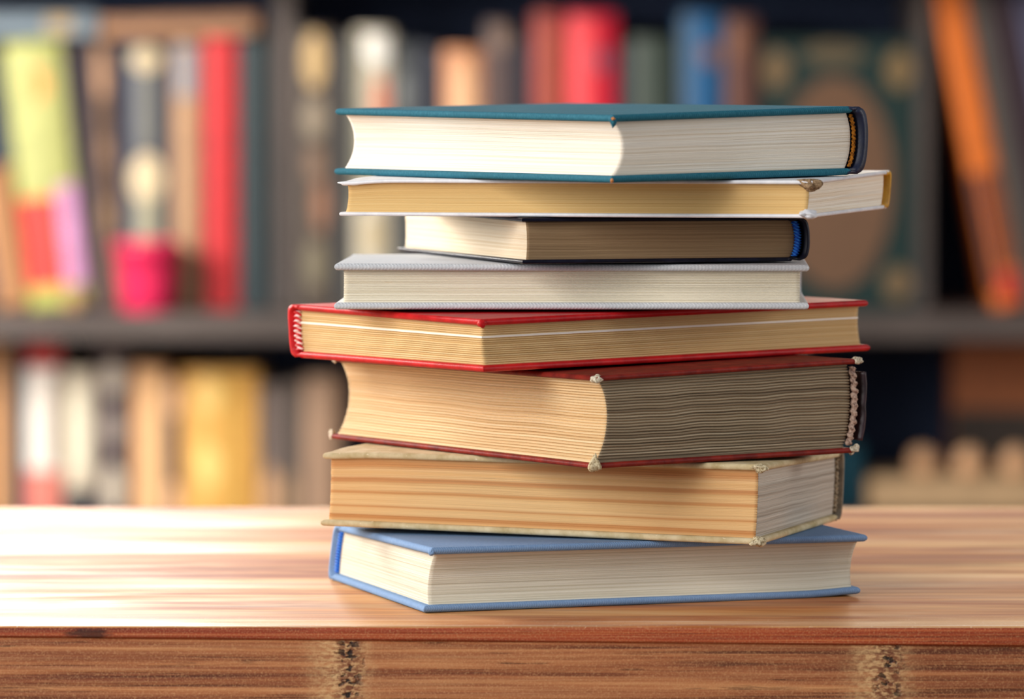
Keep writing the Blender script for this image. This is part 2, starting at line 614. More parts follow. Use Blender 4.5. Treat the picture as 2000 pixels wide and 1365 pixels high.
ms = m_leather('old leather spine', rgb(150, 136, 112), rgb(84, 70, 54), 0.7, rgb(200, 190, 168), 0.63)
b.board(1, mc); b.board(0, mc); b.spine(ms, 'brown grey leather spine')
b.pages(mf, mt)
b.headband(m_frayed('brown headband cord', rgb(196, 178, 148), rgb(70, 50, 36)), 0.10, 12, 'brown and cream headband cord', rough=0.5)
mfr = m_frayed('frayed cream board', rgb(226, 212, 178), rgb(132, 112, 78))
b.lump('worn_corner', mfr, 0.16, 0.18, b.zt[1] - 0.17, (0.30, 0.34, 0.19), 3, 0.7)
b.lump('worn_corner', mfr, 0.18, 0.18, b.zb[1] + 0.16, (0.34, 0.34, 0.20), 8, 0.7)

# --- 3: thick maroon
b = Book('R', Q['maroon'], tb=0.24, sq=0.32, conc=0.55, round=0.30, ts=0.14, rows=232, amp=0.010, sig=29, sigdepth=0.17, seed=7, wave=0.045,
         spine_in=0.75)
r = b.root('thickest book of the stack, worn maroon hardcover with coarse wavy page edges')
mc = m_leather('maroon leather', rgb(140, 42, 32), rgb(92, 24, 24), 0.5, rgb(206, 170, 150), 0.76, spec=0.12)
md = m_leather('dark purple leather', rgb(52, 26, 36), rgb(24, 12, 20), 0.4, rgb(170, 140, 120), 0.68)
mf = m_pages('warm tan page edges', rgb(234, 204, 158), rgb(216, 180, 130), rgb(242, 220, 182), 70, 0.3, spots=(rgb(212, 160, 90), 4.0))
mt = m_pages('dusty brown page ends', rgb(168, 150, 124), rgb(132, 114, 92), rgb(188, 172, 146), 60, 0.5, line_dark=rgb(58, 46, 36))
b.board(1, mc, p1=b.W - 0.55); b.board(0, mc, p1=b.W - 0.55)
b.spine(md, 'torn dark purple leather strip left on the spine', h0=0.05, z_lo=0.12, z_hi=0.86, jag=0.10, thick=0.12, out=-0.10)
b.pages(mf, mt)
mpk = m_frayed('frayed pinkish cord', rgb(206, 178, 160), rgb(110, 82, 74))
b.headband(mpk, 0.14, 11, 'frayed pinkish beige headband', rough=0.6, dp=0.12)
mfr2 = m_frayed('frayed grey cream board', rgb(232, 222, 200), rgb(150, 132, 104))
b.lump('worn_corner', mfr2, 0.14, 0.16, b.zt[1] - 0.13, (0.30, 0.26, 0.19), 1, 0.6)
b.lump('worn_corner', m_frayed('frayed brown board', rgb(222, 206, 170), rgb(140, 112, 74)), 0.20, 0.20, b.zb[1] + 0.28, (0.46, 0.40, 0.36), 5, 0.5, taper=0.85)
b.lump('worn_corner', mfr2, 0.10, b.H - 0.12, b.zb[0] + 0.20, (0.13, 0.16, 0.24), 9, 0.5)
b.lump('worn_corner', mfr2, 0.10, b.H - 0.12, b.zt[0] - 0.14, (0.12, 0.14, 0.15), 4, 0.6)
b.lump('worn_corner', mfr2, b.W - 0.50, 0.12, b.zt[2] - 0.10, (0.26, 0.22, 0.15), 6, 0.8)
b.lump('worn_corner', mfr2, b.W - 0.45, 0.12, b.zb[2] + 0.16, (0.24, 0.20, 0.20), 11, 0.9)

# --- 4: red
b = Book('L', Q['red'], tb=0.30, sq=0.32, conc=0.12, round=0.10, ts=0.16, rows=176, amp=0.006, sig=20, sigdepth=0.10, seed=11, wave=0.01)
r = b.root('glossy red hardcover turned with its spine to the left, between grey canvas and maroon books')
mc = m_leather('red leatherette', rgb(206, 32, 36), rgb(170, 20, 26), 0.42, spec=0.18)
mp = m_pages('yellowed page edges', rgb(232, 200, 146), rgb(216, 180, 122), rgb(240, 214, 168), 70, 0.3)
b.board(1, mc); b.board(0, mc); b.spine(mc, jag=0.03)
b.pages(mp, mp)
b.sheet('page', m_plain('white paper', rgb(250, 244, 232), 0.8, 0.04), 0.70, 0.01, 0.045, 'one white page among the yellowed ones')
t = m_thread('red and white headband thread', rgb(206, 28, 36), rgb(250, 226, 224), 2600)
b.headband(t, 0.185, 9, 'red and white beaded headband', dp=0.04)
b.lump('worn_corner', mc, 0.12, 0.14, b.zt[1] - 0.20, (0.18, 0.20, 0.20), 3, 0.3)

# --- 5: pale grey canvas
b = Book('F', Q['canvas'], tb=0.31, sq=0.40, conc=0.18, round=0.12, ts=0.18, rows=170, amp=0.006, sig=19, sigdepth=0.055, seed=13, wave=0.012, pin=0.0)
r = b.root('pale grey canvas hardcover lying square to the front, on top of the red book')
mc = m_cloth('grey canvas', rgb(196, 200, 206), rgb(240, 243, 247), 4000, 1.0, 0.85)
mp = m_pages('cream page edges', rgb(240, 231, 210), rgb(226, 213, 186), rgb(246, 239, 222), 60, 0.4, spots=(rgb(206, 160, 104), 2.2))
b.board(1, mc); b.board(0, mc); b.spine(mc)
b.pages(mp, mp)

# --- 6: small black navy
b = Book('R', Q['navy'], tb=0.18, sq=0.06, conc=0.05, round=0.20, ts=0.16, rows=150, amp=0.007, seed=17, wave=0.015, pin=0.10)
b.o['sq'] = 0.30
r = b.root('small black navy hardcover with brown page ends, under the white torn book')
mc = m_leather('black navy leatherette', rgb(24, 26, 44), rgb(12, 12, 22), 0.4, spec=0.2)
mf = m_pages('pale cream page edges', rgb(238, 220, 192), rgb(222, 198, 162), rgb(246, 234, 212), 70, 0.25)
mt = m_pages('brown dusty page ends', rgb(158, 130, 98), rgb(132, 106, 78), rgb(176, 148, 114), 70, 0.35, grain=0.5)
b.board(1, mc); b.board(0, mc); b.spine(mc)
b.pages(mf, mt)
b.headband(M_thread_blue, 0.15, 14, 'bright blue headband')

# --- 7: white torn paper boards
b = Book('R', Q['white'], tb=0.18, sq=0.24, conc=0.20, round=0.12, ts=0.22, rows=150, amp=0.005, seed=19, wave=0.01,
         warp_t=[(0.2, 22.0, -0.12, 1.2)])
r = b.root('white hardcover with torn corners and a yellow spine edge, second from the top')
mc = m_leather('white glazed board', rgb(236, 236, 240), rgb(216, 217, 224), 0.4)
mf = m_pages('amber page edges', rgb(228, 190, 128), rgb(212, 170, 108), rgb(234, 202, 146), 80, 0.15)
mt = m_pages('cream white page ends', rgb(242, 230, 212), rgb(230, 208, 178), rgb(250, 244, 232), 34, 0.35)
ms = m_leather('yellow glue lining', rgb(220, 166, 44), rgb(176, 118, 24), 0.5, rgb(244, 214, 130), 0.62)
b.board(1, mc, p1=b.W - 0.30); b.board(0, mc, p1=b.W - 0.30); b.spine(ms, 'yellow spine lining', thick=0.26)
b.pages(mf, mt)
b.lump('worn_corner', m_frayed('brown exposed board', rgb(168, 140, 108), rgb(96, 74, 54)), 0.20, 0.18, b.zt[1] - 0.20, (0.40, 0.70, 0.28), 2, 0.5, 'brown torn corner', taper=-0.5)
b.lump('worn_corner', mc, 0.24, 0.16, b.zb[1] + 0.15, (0.55, 0.34, 0.19), 6, 0.8)
b.lump('worn_corner', mc, 0.5, b.H - 0.3, b.zt[0] - 0.22, (0.4, 0.55, 0.10), 9, 0.4)

# --- 8: teal cloth, on top
b = Book('R', Q['teal'], tb=0.31, sq=0.36, conc=0.50, round=0.30, ts=0.34, rows=170, amp=0.007, sig=0, seed=23, wave=0.012,
         spine_in=0.62)
r = b.root('teal cloth hardcover with white pages, topmost book of the stack')
mc = m_cloth('teal book cloth', rgb(28, 92, 112), rgb(92, 170, 190), 5200, 0.5, 0.7)
ms = m_leather('dark navy spine', rgb(24, 34, 66), rgb(12, 18, 40), 0.5)
mp = m_pages('white page edges', rgb(242, 232, 216), rgb(228, 212, 188), rgb(250, 246, 238), 90, 0.4)
b.board(1, mc); b.board(0, mc); b.spine(ms, 'dark navy spine')
b.pages(mp, mp)
b.headband(m_frayed('orange brown headband', rgb(190, 120, 40), rgb(90, 50, 20)), 0.09, 14, 'orange brown headband', dp=0.08)
b.lump('worn_corner', mc, 0.12, 0.14, b.zt[1] - 0.30, (0.24, 0.24, 0.28), 3, 0.3, taper=-0.8)
mor = m_frayed('orange bare board', rgb(220, 150, 90), rgb(170, 96, 50))
b.lump('worn_corner', mor, 0.0, 0.0, b.zt[1] - 0.16, (0.08, 0.08, 0.07), 3, 0.3, 'orange bare board showing through')
b.lump('worn_corner', mor, 0.02, 0.02, b.zb[1] + 0.10, (0.07, 0.07, 0.10), 5, 0.3, 'orange bare board showing through')

# ------------------------------------------------------------------ table
def m_wood_top():
    t = NT('bamboo table top')
    n1 = t.noise(t.coord(scale=(3.0, 34, 34)), 1.0, 5, 0.6, 0.5)
    n2 = t.noise(t.coord(scale=(9, 420, 420)), 1.0, 3, 0.6)
    big = t.noise(t.coord(scale=(2.6, 15, 1), loc=(4.4, 1.7, 0)), 1.0, 4, 0.6, 0.9)
    col = t.ramp(n1, [(0.30, rgb(116, 50, 18)), (0.44, rgb(174, 94, 40)), (0.56, rgb(206, 136, 70)), (0.70, rgb(228, 182, 118))])
    col = t.mix(t.ramp(big, [(0.42, 0.0), (0.66, 0.65)]), col, rgb(222, 176, 116))
    col = t.mix(t.ramp(big, [(0.30, 0.6), (0.46, 0.0)]), col, rgb(124, 56, 24))
    col = t.mix(t.math('MULTIPLY', t.ramp(n2, [(0.30, 1.0), (0.46, 0.0)]), 0.55), col, rgb(96, 36, 18))
    # pale dust and scuffs gathered along the front edge
    x, y, z = t.sep(t.coord())
    near = t.ramp(t.math('SUBTRACT', y, YF), [(0.0, 1.0), (0.014, 0.75), (0.05, 0.0)])
    sp = t.ramp(t.noise(t.coord(scale=(1, 0.5, 1)), 1250, 2, 0.7), [(0.655, 0.0), (0.70, 1.0)])
    ln = t.ramp(t.noise(t.coord(scale=(6, 1100, 900)), 1.0, 2), [(0.52, 0.0), (0.64, 1.0)])
    m = t.math('MULTIPLY', near, t.math('MAXIMUM', sp, t.math('MULTIPLY', ln, 0.75)))
    col = t.mix(m, col, rgb(248, 228, 200))
    t.bump(t.math('ADD', n2, t.math('MULTIPLY', n1, 0.6)), 0.22, 0.0006)
    rg = t.ramp(big, [(0.36, 0.62), (0.64, 0.44)])
    return t.fin(col, rg, 0.4)


def m_wood_edge(name, stops, ys, dash, nodes=None, knots=()):
    t = NT(name)
    n1 = t.noise(t.coord(scale=(2.5, 30, ys)), 1.0, 5, 0.65, 0.3)
    n2 = t.noise(t.coord(scale=(7, 60, ys * 3.4)), 1.0, 4, 0.7)
    n3 = t.noise(t.coord(scale=(22, 60, ys * 2.2), loc=(3, 0, 1)), 1.0, 3, 0.6)
    col = t.ramp(n1, stops)
    col = t.mix(t.math('MULTIPLY', t.ramp(n2, [(0.36, 1.0), (0.47, 0.0)]), dash), col, rgb(66, 26, 16))
    col = t.mix(t.math('MULTIPLY', t.ramp(n3, [(0.29, 1.0), (0.37, 0.0)]), dash), col, rgb(40, 16, 12))
    col = t.mix(t.math('MULTIPLY', t.ramp(n2, [(0.55, 0.0), (0.68, 1.0)]), 0.40), col, rgb(206, 152, 104))
    gr = t.noise(t.coord(), 1300, 3, 0.7)
    col = t.mix(t.math('MULTIPLY', t.ramp(gr, [(0.50, 0.0), (0.66, 1.0)]), 0.42), col, rgb(216, 164, 114))
    h = t.math('ADD', n2, t.math('MULTIPLY', gr, 0.3))
    x, y, z = t.sep(t.coord())
    for kx, kz, rx, rz in knots:
        e = t.math('POWER', t.math('MULTIPLY', t.math('SUBTRACT', x, kx), 1 / rx), 2.0)
        e = t.math('ADD', e, t.math('POWER', t.math('MULTIPLY', t.math('SUBTRACT', z, kz), 1 / rz), 2.0))
        e = t.math('ADD', e, t.math('MULTIPLY_ADD', t.noise(t.coord(scale=(1, 1, 3)), 240, 4, 0.7), 2.4, -1.2))
        col = t.mix(t.math('MULTIPLY', t.ramp(e, [(0.3, 1.0), (1.0, 0.0)]), 0.8), col, rgb(38, 14, 10))
    if nodes:
        wob = t.math('MULTIPLY_ADD', t.noise(t.coord(), 130, 3, 0.6), 0.006, -0.003)
        sc = t.noise(t.coord(scale=(1.0, 1, 2.4)), 330, 4, 0.7)
        pt = t.noise(t.coord(scale=(1.0, 1, 1.3), loc=(0.3, 0, 0.7)), 250, 2, 0.5)
        for xc in nodes:
            d = t.math('ABSOLUTE', t.math('ADD', t.math('SUBTRACT', x, xc), wob))
            d2 = t.math('ABSOLUTE', t.math('ADD', t.math('SUBTRACT', x, xc - 0.004), wob))
            pale = t.ramp(d2, [(0.006, 1.0), (0.017, 0.0)])
            core = t.ramp(d, [(0.0030, 1.0), (0.0062, 0.0)])
            col = t.mix(t.math('MULTIPLY', pale, t.ramp(sc, [(0.42, 0.15), (0.60, 0.8)])), col, rgb(220, 180, 128))
            col = t.mix(t.math('MULTIPLY', core, t.ramp(sc, [(0.44, 0.9), (0.58, 0.1)])), col, rgb(108, 56, 34))
            pp = t.math('MULTIPLY', core, t.ramp(pt, [(0.38, 1.0), (0.44, 0.0)]))
            col = t.mix(pp, col, rgb(18, 8, 8))
            h = t.math('SUBTRACT', h, t.math('MULTIPLY', pp, 1.8))
            h = t.math('ADD', h, t.math('MULTIPLY', core, sc))
    t.bump(h, 0.5, 0.0012)
    return t.fin(col, 0.5, 0.35)


YF, YB = 2.2092, 2.757
table = empty('table', (0, (YF + YB) / 2, 0))
tag(table, 'reddish brown bamboo table in front of the bookcase, carrying the stack of books', 'table')
YF, YB = YF - table.location.y, YB - table.location.y
XL, XR = -1.1, 1.1


def slope(x):     # lower edge of the top plank: it is a little thicker to the right
    return TZ - 0.0069 - 0.0018 * (x / 0.2)


NX = 80
xs = np.linspace(-0.28, 0.28, NX)
xs = np.concatenate([[XL], xs, [XR]])
rings = []
for x in xs:
    zl = slope(max(-0.28, min(0.28, x)))
    w = 0.0005 * mnoise.noise(Vector((x * 9, 0, 0)))
    rb = 0.0011 + 0.0004 * mnoise.noise(Vector((x * 40, 3, 0)))
    prof = [(YF + 0.02, zl), (YF + 0.0012, zl), (YF + w * .3, zl + 0.0009), (YF + w * .3, TZ - rb * 1.6), (YF + rb * .35, TZ - rb * .45), (YF + rb * 1.3, TZ),
            (YF + 0.06, TZ), (YF + 0.2, TZ), (YB - 0.002, TZ), (YB, TZ - 0.002), (YB, zl)]
    rings.append([(x, y, z) for y, z in prof])
mb = MB().loft([r_[::-1] for r_ in rings])
top = mb.build('tabletop', [m_wood_top(), m_wood_edge('red brown plank edge', [(0.25, rgb(96, 28, 12)), (0.5, rgb(164, 64, 28)), (0.75, rgb(216, 124, 64))], 420, 0.55, knots=((-0.186, TZ - 0.0032, 0.011, 0.003),))], table)
for p in top.data.polygons:
    c, n = p.center, p.normal
    if c.y < YF + 0.0011 and n.z < 0.62:
        p.material_index = 1
mb = MB()
rings = []
for x in xs:
    zl = slope(max(-0.28, min(0.28, x)))
    rings.append([(x, YF + 0.0006, TZ - 0.075), (x, YF + 0.0006, zl - 0.0012), (x, YF + 0.0018, zl), (x, YB - 0.001, zl), (x, YB - 0.001, TZ - 0.075)])
mb.loft(rings)
apron = mb.build('lower_plank', m_wood_edge('brown bamboo front', [(0.30, rgb(78, 36, 24)), (0.44, rgb(138, 76, 46)), (0.56, rgb(178, 112, 70)), (0.70, rgb(212, 152, 100))], 150, 0.75, nodes=(-0.0715, 0.1655)), table)
apron['label'] = 'brown front plank with two rough bamboo joints'
ml = m_plain('table leg wood', rgb(120, 66, 40), 0.5)
for sx in (-1, 1):
    for sy in (YF + 0.06, YB - 0.06):
        MB().box(sx * 1.0 - 0.035, sx * 1.0 + 0.035, sy - 0.035, sy + 0.035, 0, TZ - 0.075, 0.004).build('leg', ml, table)

# ------------------------------------------------------------------ bookcase
YS = 6.0
PX = YS / F                       # metres per pixel at the spines
ZM = at(1000, 604, 5.985).z       # top of the middle shelf
ZT = at(1000, -34, YS).z          # underside of the shelf above
ZLOW = ZM - 0.44                  # top of the lower shelf
case = empty('bookcase', (0, YS - 0.11, 0))
tag(case, 'dark wooden bookcase full of books behind the table', 'bookcase')
mk = m_plain('dark stained wood', rgb(84, 75, 71), 0.55, 0.15, 9)
mbk = m_plain('dark navy back board', rgb(44, 56, 84), 0.8, 0.12, 6)


def X(px):
    return (px - 1000) * PX


yf, yb = 0.0, 0.40                # bookcase depth in its own axes
CX0, CX1 = -1.16, 1.16
BT = 0.031
for z in (ZM, ZT + BT, ZLOW, ZT + 0.42 + BT, 0.085):
    MB().box(CX0, CX1, yf, yb, z - BT, z, 0.003).build('shelf', mk, case)
MB().box(X(1560), CX1, yf + 0.02, yb, at(0, 998, YS).z - 0.02, at(0, 998, YS).z, 0.003).build('shelf', mk, case)
MB().box(X(1540), X(1559), yf + 0.02, yb, ZLOW, ZM - BT, 0.003).build('upright', mk, case)
for a, c in ((535, 576), (1791, 1816)):
    MB().box(X(a), X(c), yf + 0.1, yb, ZM, ZT, 0.003).build('upright', mk, case)
for x0 in (CX0 - 0.03, CX1):
    MB().box(x0, x0 + 0.03, yf, yb, 0, ZT + 0.50, 0.003).build('side_panel', mk, case)
MB().box(CX0, CX1, yb, yb + 0.012, 0, ZT + 0.50).build('back_panel', mbk, case)
MB().box(CX0, CX1, yf + 0.03, yf + 0.05, 0, 0.06).build('plinth', mk, case)

M_paper = m_plain('old paper', rgb(206, 188, 156), 0.9, 0.1, 90)
_mc = {}


def cm(c, rough=0.55):
    k = (c, rough)
    if k not in _mc:
        _mc[k] = m_plain('book cover', rgb(*c), rough, 0.14, 70)
    return _mc[k]


def spine_y(x, w, bul):
    return -bul * (1 - (2 * x / w) ** 2)


def panel(root, w, bul, xa, xb, z0, z1, col, oval=False, name='spine_patch', label=None):
    """a patch of another colour lying on the rounded spine, 0.6 mm thick; xa, xb in -1..1 of the half width"""
    n, m = 16, 18
    v = []
    for off in (0.0006, -0.0002):
        for i in range(m + 1):
            for j in range(n + 1):
                s, t = 2 * i / m - 1, 2 * j / n - 1
                if oval:
                    s, t = s * math.sqrt(1 - t * t / 2), t * math.sqrt(1 - s * s / 2)
                x = ((xa + xb) / 2 + (xb - xa) / 2 * t) * w / 2
                z = (z0 + z1) / 2 + (z1 - z0) / 2 * s
                v.append((x, spine_y(x, w, bul) - off, z))
    N = (m + 1) * (n + 1)
    f = strip_faces(m + 1, n + 1) + strip_faces(m + 1, n + 1, flip=True, off=N)
    rim = [j for j in range(n + 1)] + [i * (n + 1) + n for i in range(1, m + 1)] + [m * (n + 1) + j for j in range(n - 1, -1, -1)] + [i * (n + 1) for i in range(m - 1, 0, -1)]
    for a, b_ in zip(rim, rim[1:] + rim[:1]):
        f.append((a, a + N, b_ + N, b_))
    o = link(name, v, f, cm(col), root, smooth=False)
    if label: o['label'] = label
    return o


def shelf_book(x0, x1, ytop, col, label, zb=None, lean=0.0, panels=(), Y=YS, depth=0.2, flat=False, group='books standing on the middle shelf', rough=0.55):
    """x0, x1: spine edges at its foot and ytop: its head, as the photograph shows them at the spines' distance"""
    zb = ZM if zb is None else zb
    w = (x1 - x0) * PX
    h = at(0, ytop, Y).z - zb
    h /= math.cos(math.radians(lean))
    lift = 0.5 * w * abs(math.sin(math.radians(lean))) + 0.0004
    r = empty('book', (X((x0 + x1) / 2), Y, zb + lift), 0, math.radians(lean))
    tag(r, label, 'book', group)
    bul = 0.0 if flat else min(0.008, 0.14 * w)
    tb = min(0.0026, w * 0.16)
    n = 14
    g = 0.0004
    out = [(-w / 2 + g + (w - 2 * g) * k / n) for k in range(n + 1)]
    outer = [(x, spine_y(x, w, bul)) for x in out]
    inner = [(x * (w - 2 * tb) / w, spine_y(x, w, bul) + tb) for x in out]
    loop = outer + [(w / 2 - g, depth), (w / 2 - tb, depth)] + inner[::-1] + [(-w / 2 + tb, depth), (-w / 2 + g, depth)]
    k = len(loop)
    v = [(x, y, 0) for x, y in loop] + [(x, y, h) for x, y in loop]
    f = [(i, (i + 1) % k, (i + 1) % k + k, i + k) for i in range(k)]
    for e, fl in ((0, True), (k, False)):
        pr = [(i, i + 1, 2 * n + 2 - i + 1 + 0, 2 * n + 2 - i + 2) for i in range(n)]
        # outer run 0..n, then 2 board ends, inner run reversed, 2 board ends
        a = n + 1
        quads = [(i, i + 1, a + 2 + (n - i - 1), a + 2 + (n - i)) for i in range(n)]
        quads += [(n, a, a + 1, a + 2), (0, a + 2 + n, a + 3 + n, a + 4 + n)]
        for q in quads:
            q = tuple(e + i for i in q)
            f.append(tuple(reversed(q)) if fl else q)
    link('cover', v, f, cm(col, rough), r, smooth=False)
    MB().box(-w / 2 + tb * 1.05, w / 2 - tb * 1.05, tb + 0.002, depth - 0.004, 0.003, h - 0.0045).build('page_block', M_paper, r)
    H = h
    for pn in panels:
        xa, xb, ya, yb2, c = pn[:5]
        kw = pn[5] if len(pn) > 5 else {}
        z1, z0 = at(0, ya, Y).z - zb - lift, at(0, yb2, Y).z - zb - lift
        panel(r, w, bul, xa, xb, max(z0, 0.0015), min(z1, H - 0.0015), c, **kw)
    return r


OV = dict(oval=True)
# upper compartment left of the upright
G1 = 'books on the middle shelf left of the upright'
sb = shelf_book
sb(-4, 54, 330, (176, 126, 84), 'short tan book leaning at the far left, beside the lime green spine', lean=-8, group=G1)
sb(58, 172, 88, (176, 178, 88), 'wide leaning book with a lime green upper spine over red and pink panels', lean=-6, group=G1,
   panels=[(-0.94, 0.98, 88, 376, (178, 180, 112), dict(name='cover_panel', label='lime green panel')),
           (-0.98, 0.30, 384, 556, (214, 62, 56), dict(name='cover_panel', label='red panel')),
           (0.34, 0.96, 362, 560, (228, 164, 214), dict(name='cover_panel', label='pink panel')),
           (-0.25, 0.45, 128, 196, (226, 156, 84), dict(oval=True, label='round orange emblem'))])
sb(174, 200, 84, (66, 56, 64), 'thin dark purple grey book leaning against the lime green spine', lean=-4.5, group=G1)
sb(202, 236, 84, (104, 80, 66), 'thin brown book with pale tan spots on its leaning spine', lean=-2.4, group=G1,
   panels=[(-0.7, 0.7, 92, 195, (190, 148, 118), OV), (-0.6, 0.6, 268, 320, (156, 122, 98), OV), (-0.6, 0.6, 390, 460, (156, 124, 92), OV)])
sb(238, 336, 88, (48, 54, 76), 'dark navy book with cream medallions, right behind the pink pot', group=G1,
   panels=[(-0.62, 0.62, 92, 140, (206, 186, 148), OV), (-0.42, 0.42, 142, 296, (112, 112, 106)),
           (-0.66, 0.66, 300, 400, (226, 204, 164), OV), (-0.46, 0.46, 384, 540, (164, 160, 134))])
sb(339, 388, 84, (188, 148, 112), 'tan brown book with a grey top panel, left of the tall bright red spine', group=G1,
   panels=[(-0.7, 0.8, 90, 190, (150, 150, 156))])
sb(399, 464, 74, (200, 46, 50), 'tall bright red book left of the dark green spine beside the upright', group=G1)
sb(468, 530, 78, (40, 54, 58), 'dark green book standing against the left side of the upright', group=G1)
sb(391, 397, 90, (96, 40, 50), 'very thin dark wine red book squeezed left of the tall red spine', group=G1)


def lying_book(px0, px1, py0, py1, col, label, tilt=0.0, Y=YS, depth=0.17):
    w, th = (px1 - px0) * PX, (py1 - py0) * PX
    c = at((px0 + px1) / 2, py1, Y)
    r = empty('book', (c.x, Y + 0.01, c.z), 0, math.radians(tilt))
    tag(r, label, 'book', 'books lying flat on top of the upright ones')
    m = cm(col)
    tb = 0.003
    MB().box(-w / 2, w / 2, 0, depth, 0, tb, 0.001).build('cover', m, r)
    MB().box(-w / 2, w / 2, 0, depth, th - tb, th, 0.001).build('cover', m, r)
    MB().box(-w / 2, w / 2, -0.002, 0.004, 0, th, 0.0015).build('spine', m, r)
    MB().box(-w / 2 + 0.004, w / 2 - 0.004, 0.004, depth - 0.004, tb, th - tb).build('page_block', M_paper, r)
    return r


lying_book(196, 500, 32, 70, (168, 124, 92), 'tan brown book lying flat on the navy and red books, tilted up to the right', -1.6)
r = lying_book(-30, 188, 26, 70, (122, 138, 150), 'grey blue book lying flat on top of the lime green spine')
o = MB().box(X(92) - r.location.x, X(140) - r.location.x, -0.0028, -0.001, 0.004, 0.022, 0.0005).build('spine_patch', cm((190, 164, 120)), r)

# pink pot and a small ball
p = at(288, 604, 5.945)
r = empty('flower_pot', (p.x, 5.945, ZM + 0.0005))
tag(r, 'hot pink tapered flower pot on the middle shelf, before the navy book', 'pot')
k = 5.945 / F
MB().lathe([(0.0, 0.0), (49 * k, 0.0), (51 * k, 0.002), (58 * k, 70 * k), (62 * k, 112 * k), (66 * k, 113 * k), (68 * k, 134 * k), (66 * k, 136 * k),
            (62 * k, 135 * k), (60 * k, 116 * k), (0.0, 114 * k)], 56).build('pot_wall', m_plain('pink glaze', rgb(226, 44, 92), 0.35, 0.1, 60), r, True)
MB().lathe([(0.0, 0.0), (58 * k, 0.0), (57 * k, 0.003), (0.0, 0.005)], 40).build('soil', m_plain('dark soil', rgb(58, 44, 36), 0.95), r, True).location = (0, 0, 115 * k)
p = at(145, 604, 5.93)
rb = 21 * k
prof = [(rb * math.sin(math.pi * i / 20) * 1.0, rb * (1 - math.cos(math.pi * i / 20))) for i in range(21)]
o = MB().lathe(prof, 36, (0, 0, 0)).build('ball', m_plain('tan wood ball', rgb(190, 150, 104), 0.5), None, True)
o.location = (p.x, 5.93, ZM + 0.0002)
tag(o, 'small tan ball on the middle shelf below the red and pink spine', 'ball')

# middle compartment
G2 = 'books on the middle shelf right of the upright'
sb(580, 650, 58, (84, 72, 62), 'dark brown book with beige medallions just right of the upright', group=G2,
   panels=[(-0.62, 0.62, 62, 172, (206, 174, 122), OV), (-0.6, 0.6, 190, 270, (150, 136, 116), OV), (-0.5, 0.5, 290, 350, (140, 112, 92), OV),
           (-0.1, 0.8, 352, 450, (164, 118, 92), OV), (-0.55, 0.55, 470, 560, (128, 118, 96), OV)])
sb(653, 689, 74, (66, 66, 66), 'plain charcoal book left of the white topped spine', group=G2)
sb(692, 766, 58, (196, 186, 164), 'cream white book with a salmon patch, above the left end of the teal book', group=G2,
   panels=[(-0.50, 0.80, 64, 128, (252, 248, 236), OV), (-0.96, -0.55, 70, 400, (120, 116, 96)), (0.0, 0.8, 150, 260, (226, 134, 104), OV), (-0.5, 0.6, 420, 500, (190, 172, 136), OV)])
sb(769, 814, 84, (62, 66, 68), 'dark grey book right of the cream white spine', group=G2, panels=[(-0.7, 0.7, 140, 230, (112, 116, 116), OV)])
sb(817, 862, 90, (42, 46, 60), 'dark slate book left of the peach spine', group=G2)
sb(865, 944, 96, (206, 142, 100), 'peach orange book with a pale rounded panel on its spine', group=G2, panels=[(-0.6, 0.6, 112, 330, (240, 190, 146), OV)])
sb(947, 1000, 44, (92, 74, 72), 'dusky brown book with a dull tan patch at its head', group=G2, panels=[(-0.4, 0.9, 50, 100, (140, 116, 100), OV)])
sb(1003, 1036, 80, (40, 42, 56), 'thin dark slate book left of the dull red spine', group=G2)
sb(1040, 1102, 24, (166, 70, 60), 'dull brick red book beside the crimson one', group=G2, panels=[(0.0, 0.7, 60, 560, (178, 92, 66))])
sb(1106, 1205, 27, (214, 28, 56), 'wide crimson red book with a small slate blue emblem', group=G2,
   panels=[(-0.85, 0.05, 34, 560, (238, 72, 78)), (0.02, 0.62, 96, 140, (122, 84, 104), OV)])
sb(1209, 1228, 90, (24, 34, 54), 'very thin navy book right of the crimson spine', group=G2)
sb(1231, 1318, 74, (62, 74, 66), 'dark olive green book between the crimson and the blue spines', group=G2)
sb(1328, 1412, 26, (34, 96, 146), 'blue book with a round brown emblem', group=G2, panels=[(-0.1, 0.75, 84, 128, (140, 106, 98), OV), (-0.95, -0.6, 30, 560, (66, 92, 112))])
sb(1416, 1478, 34, (104, 66, 56), 'brown maroon book right of the blue spine', group=G2, panels=[(-0.8, 0.4, 50, 120, (128, 84, 62), OV)])
# the big one shows its front
r = sb(1482, 1788, 78, (17, 46, 44), 'large dark green book facing front with a tan ornament', flat=True, depth=0.05, group=G2, panels=[
    (-0.78, 0.72, 150, 566, (112, 82, 60), dict(oval=True, name='cover_ornament')),
    (-0.45, 0.35, 84, 128, (96, 84, 62), dict(oval=True, name='cover_ornament')), (0.62, 0.95, 96, 176, (132, 108, 72), dict(oval=True, name='cover_ornament')),
    (0.60, 0.95, 520, 586, (124, 100, 70), dict(oval=True, name='cover_ornament')), (-0.95, -0.62, 96, 176, (122, 100, 70), dict(oval=True, name='cover_ornament'))])
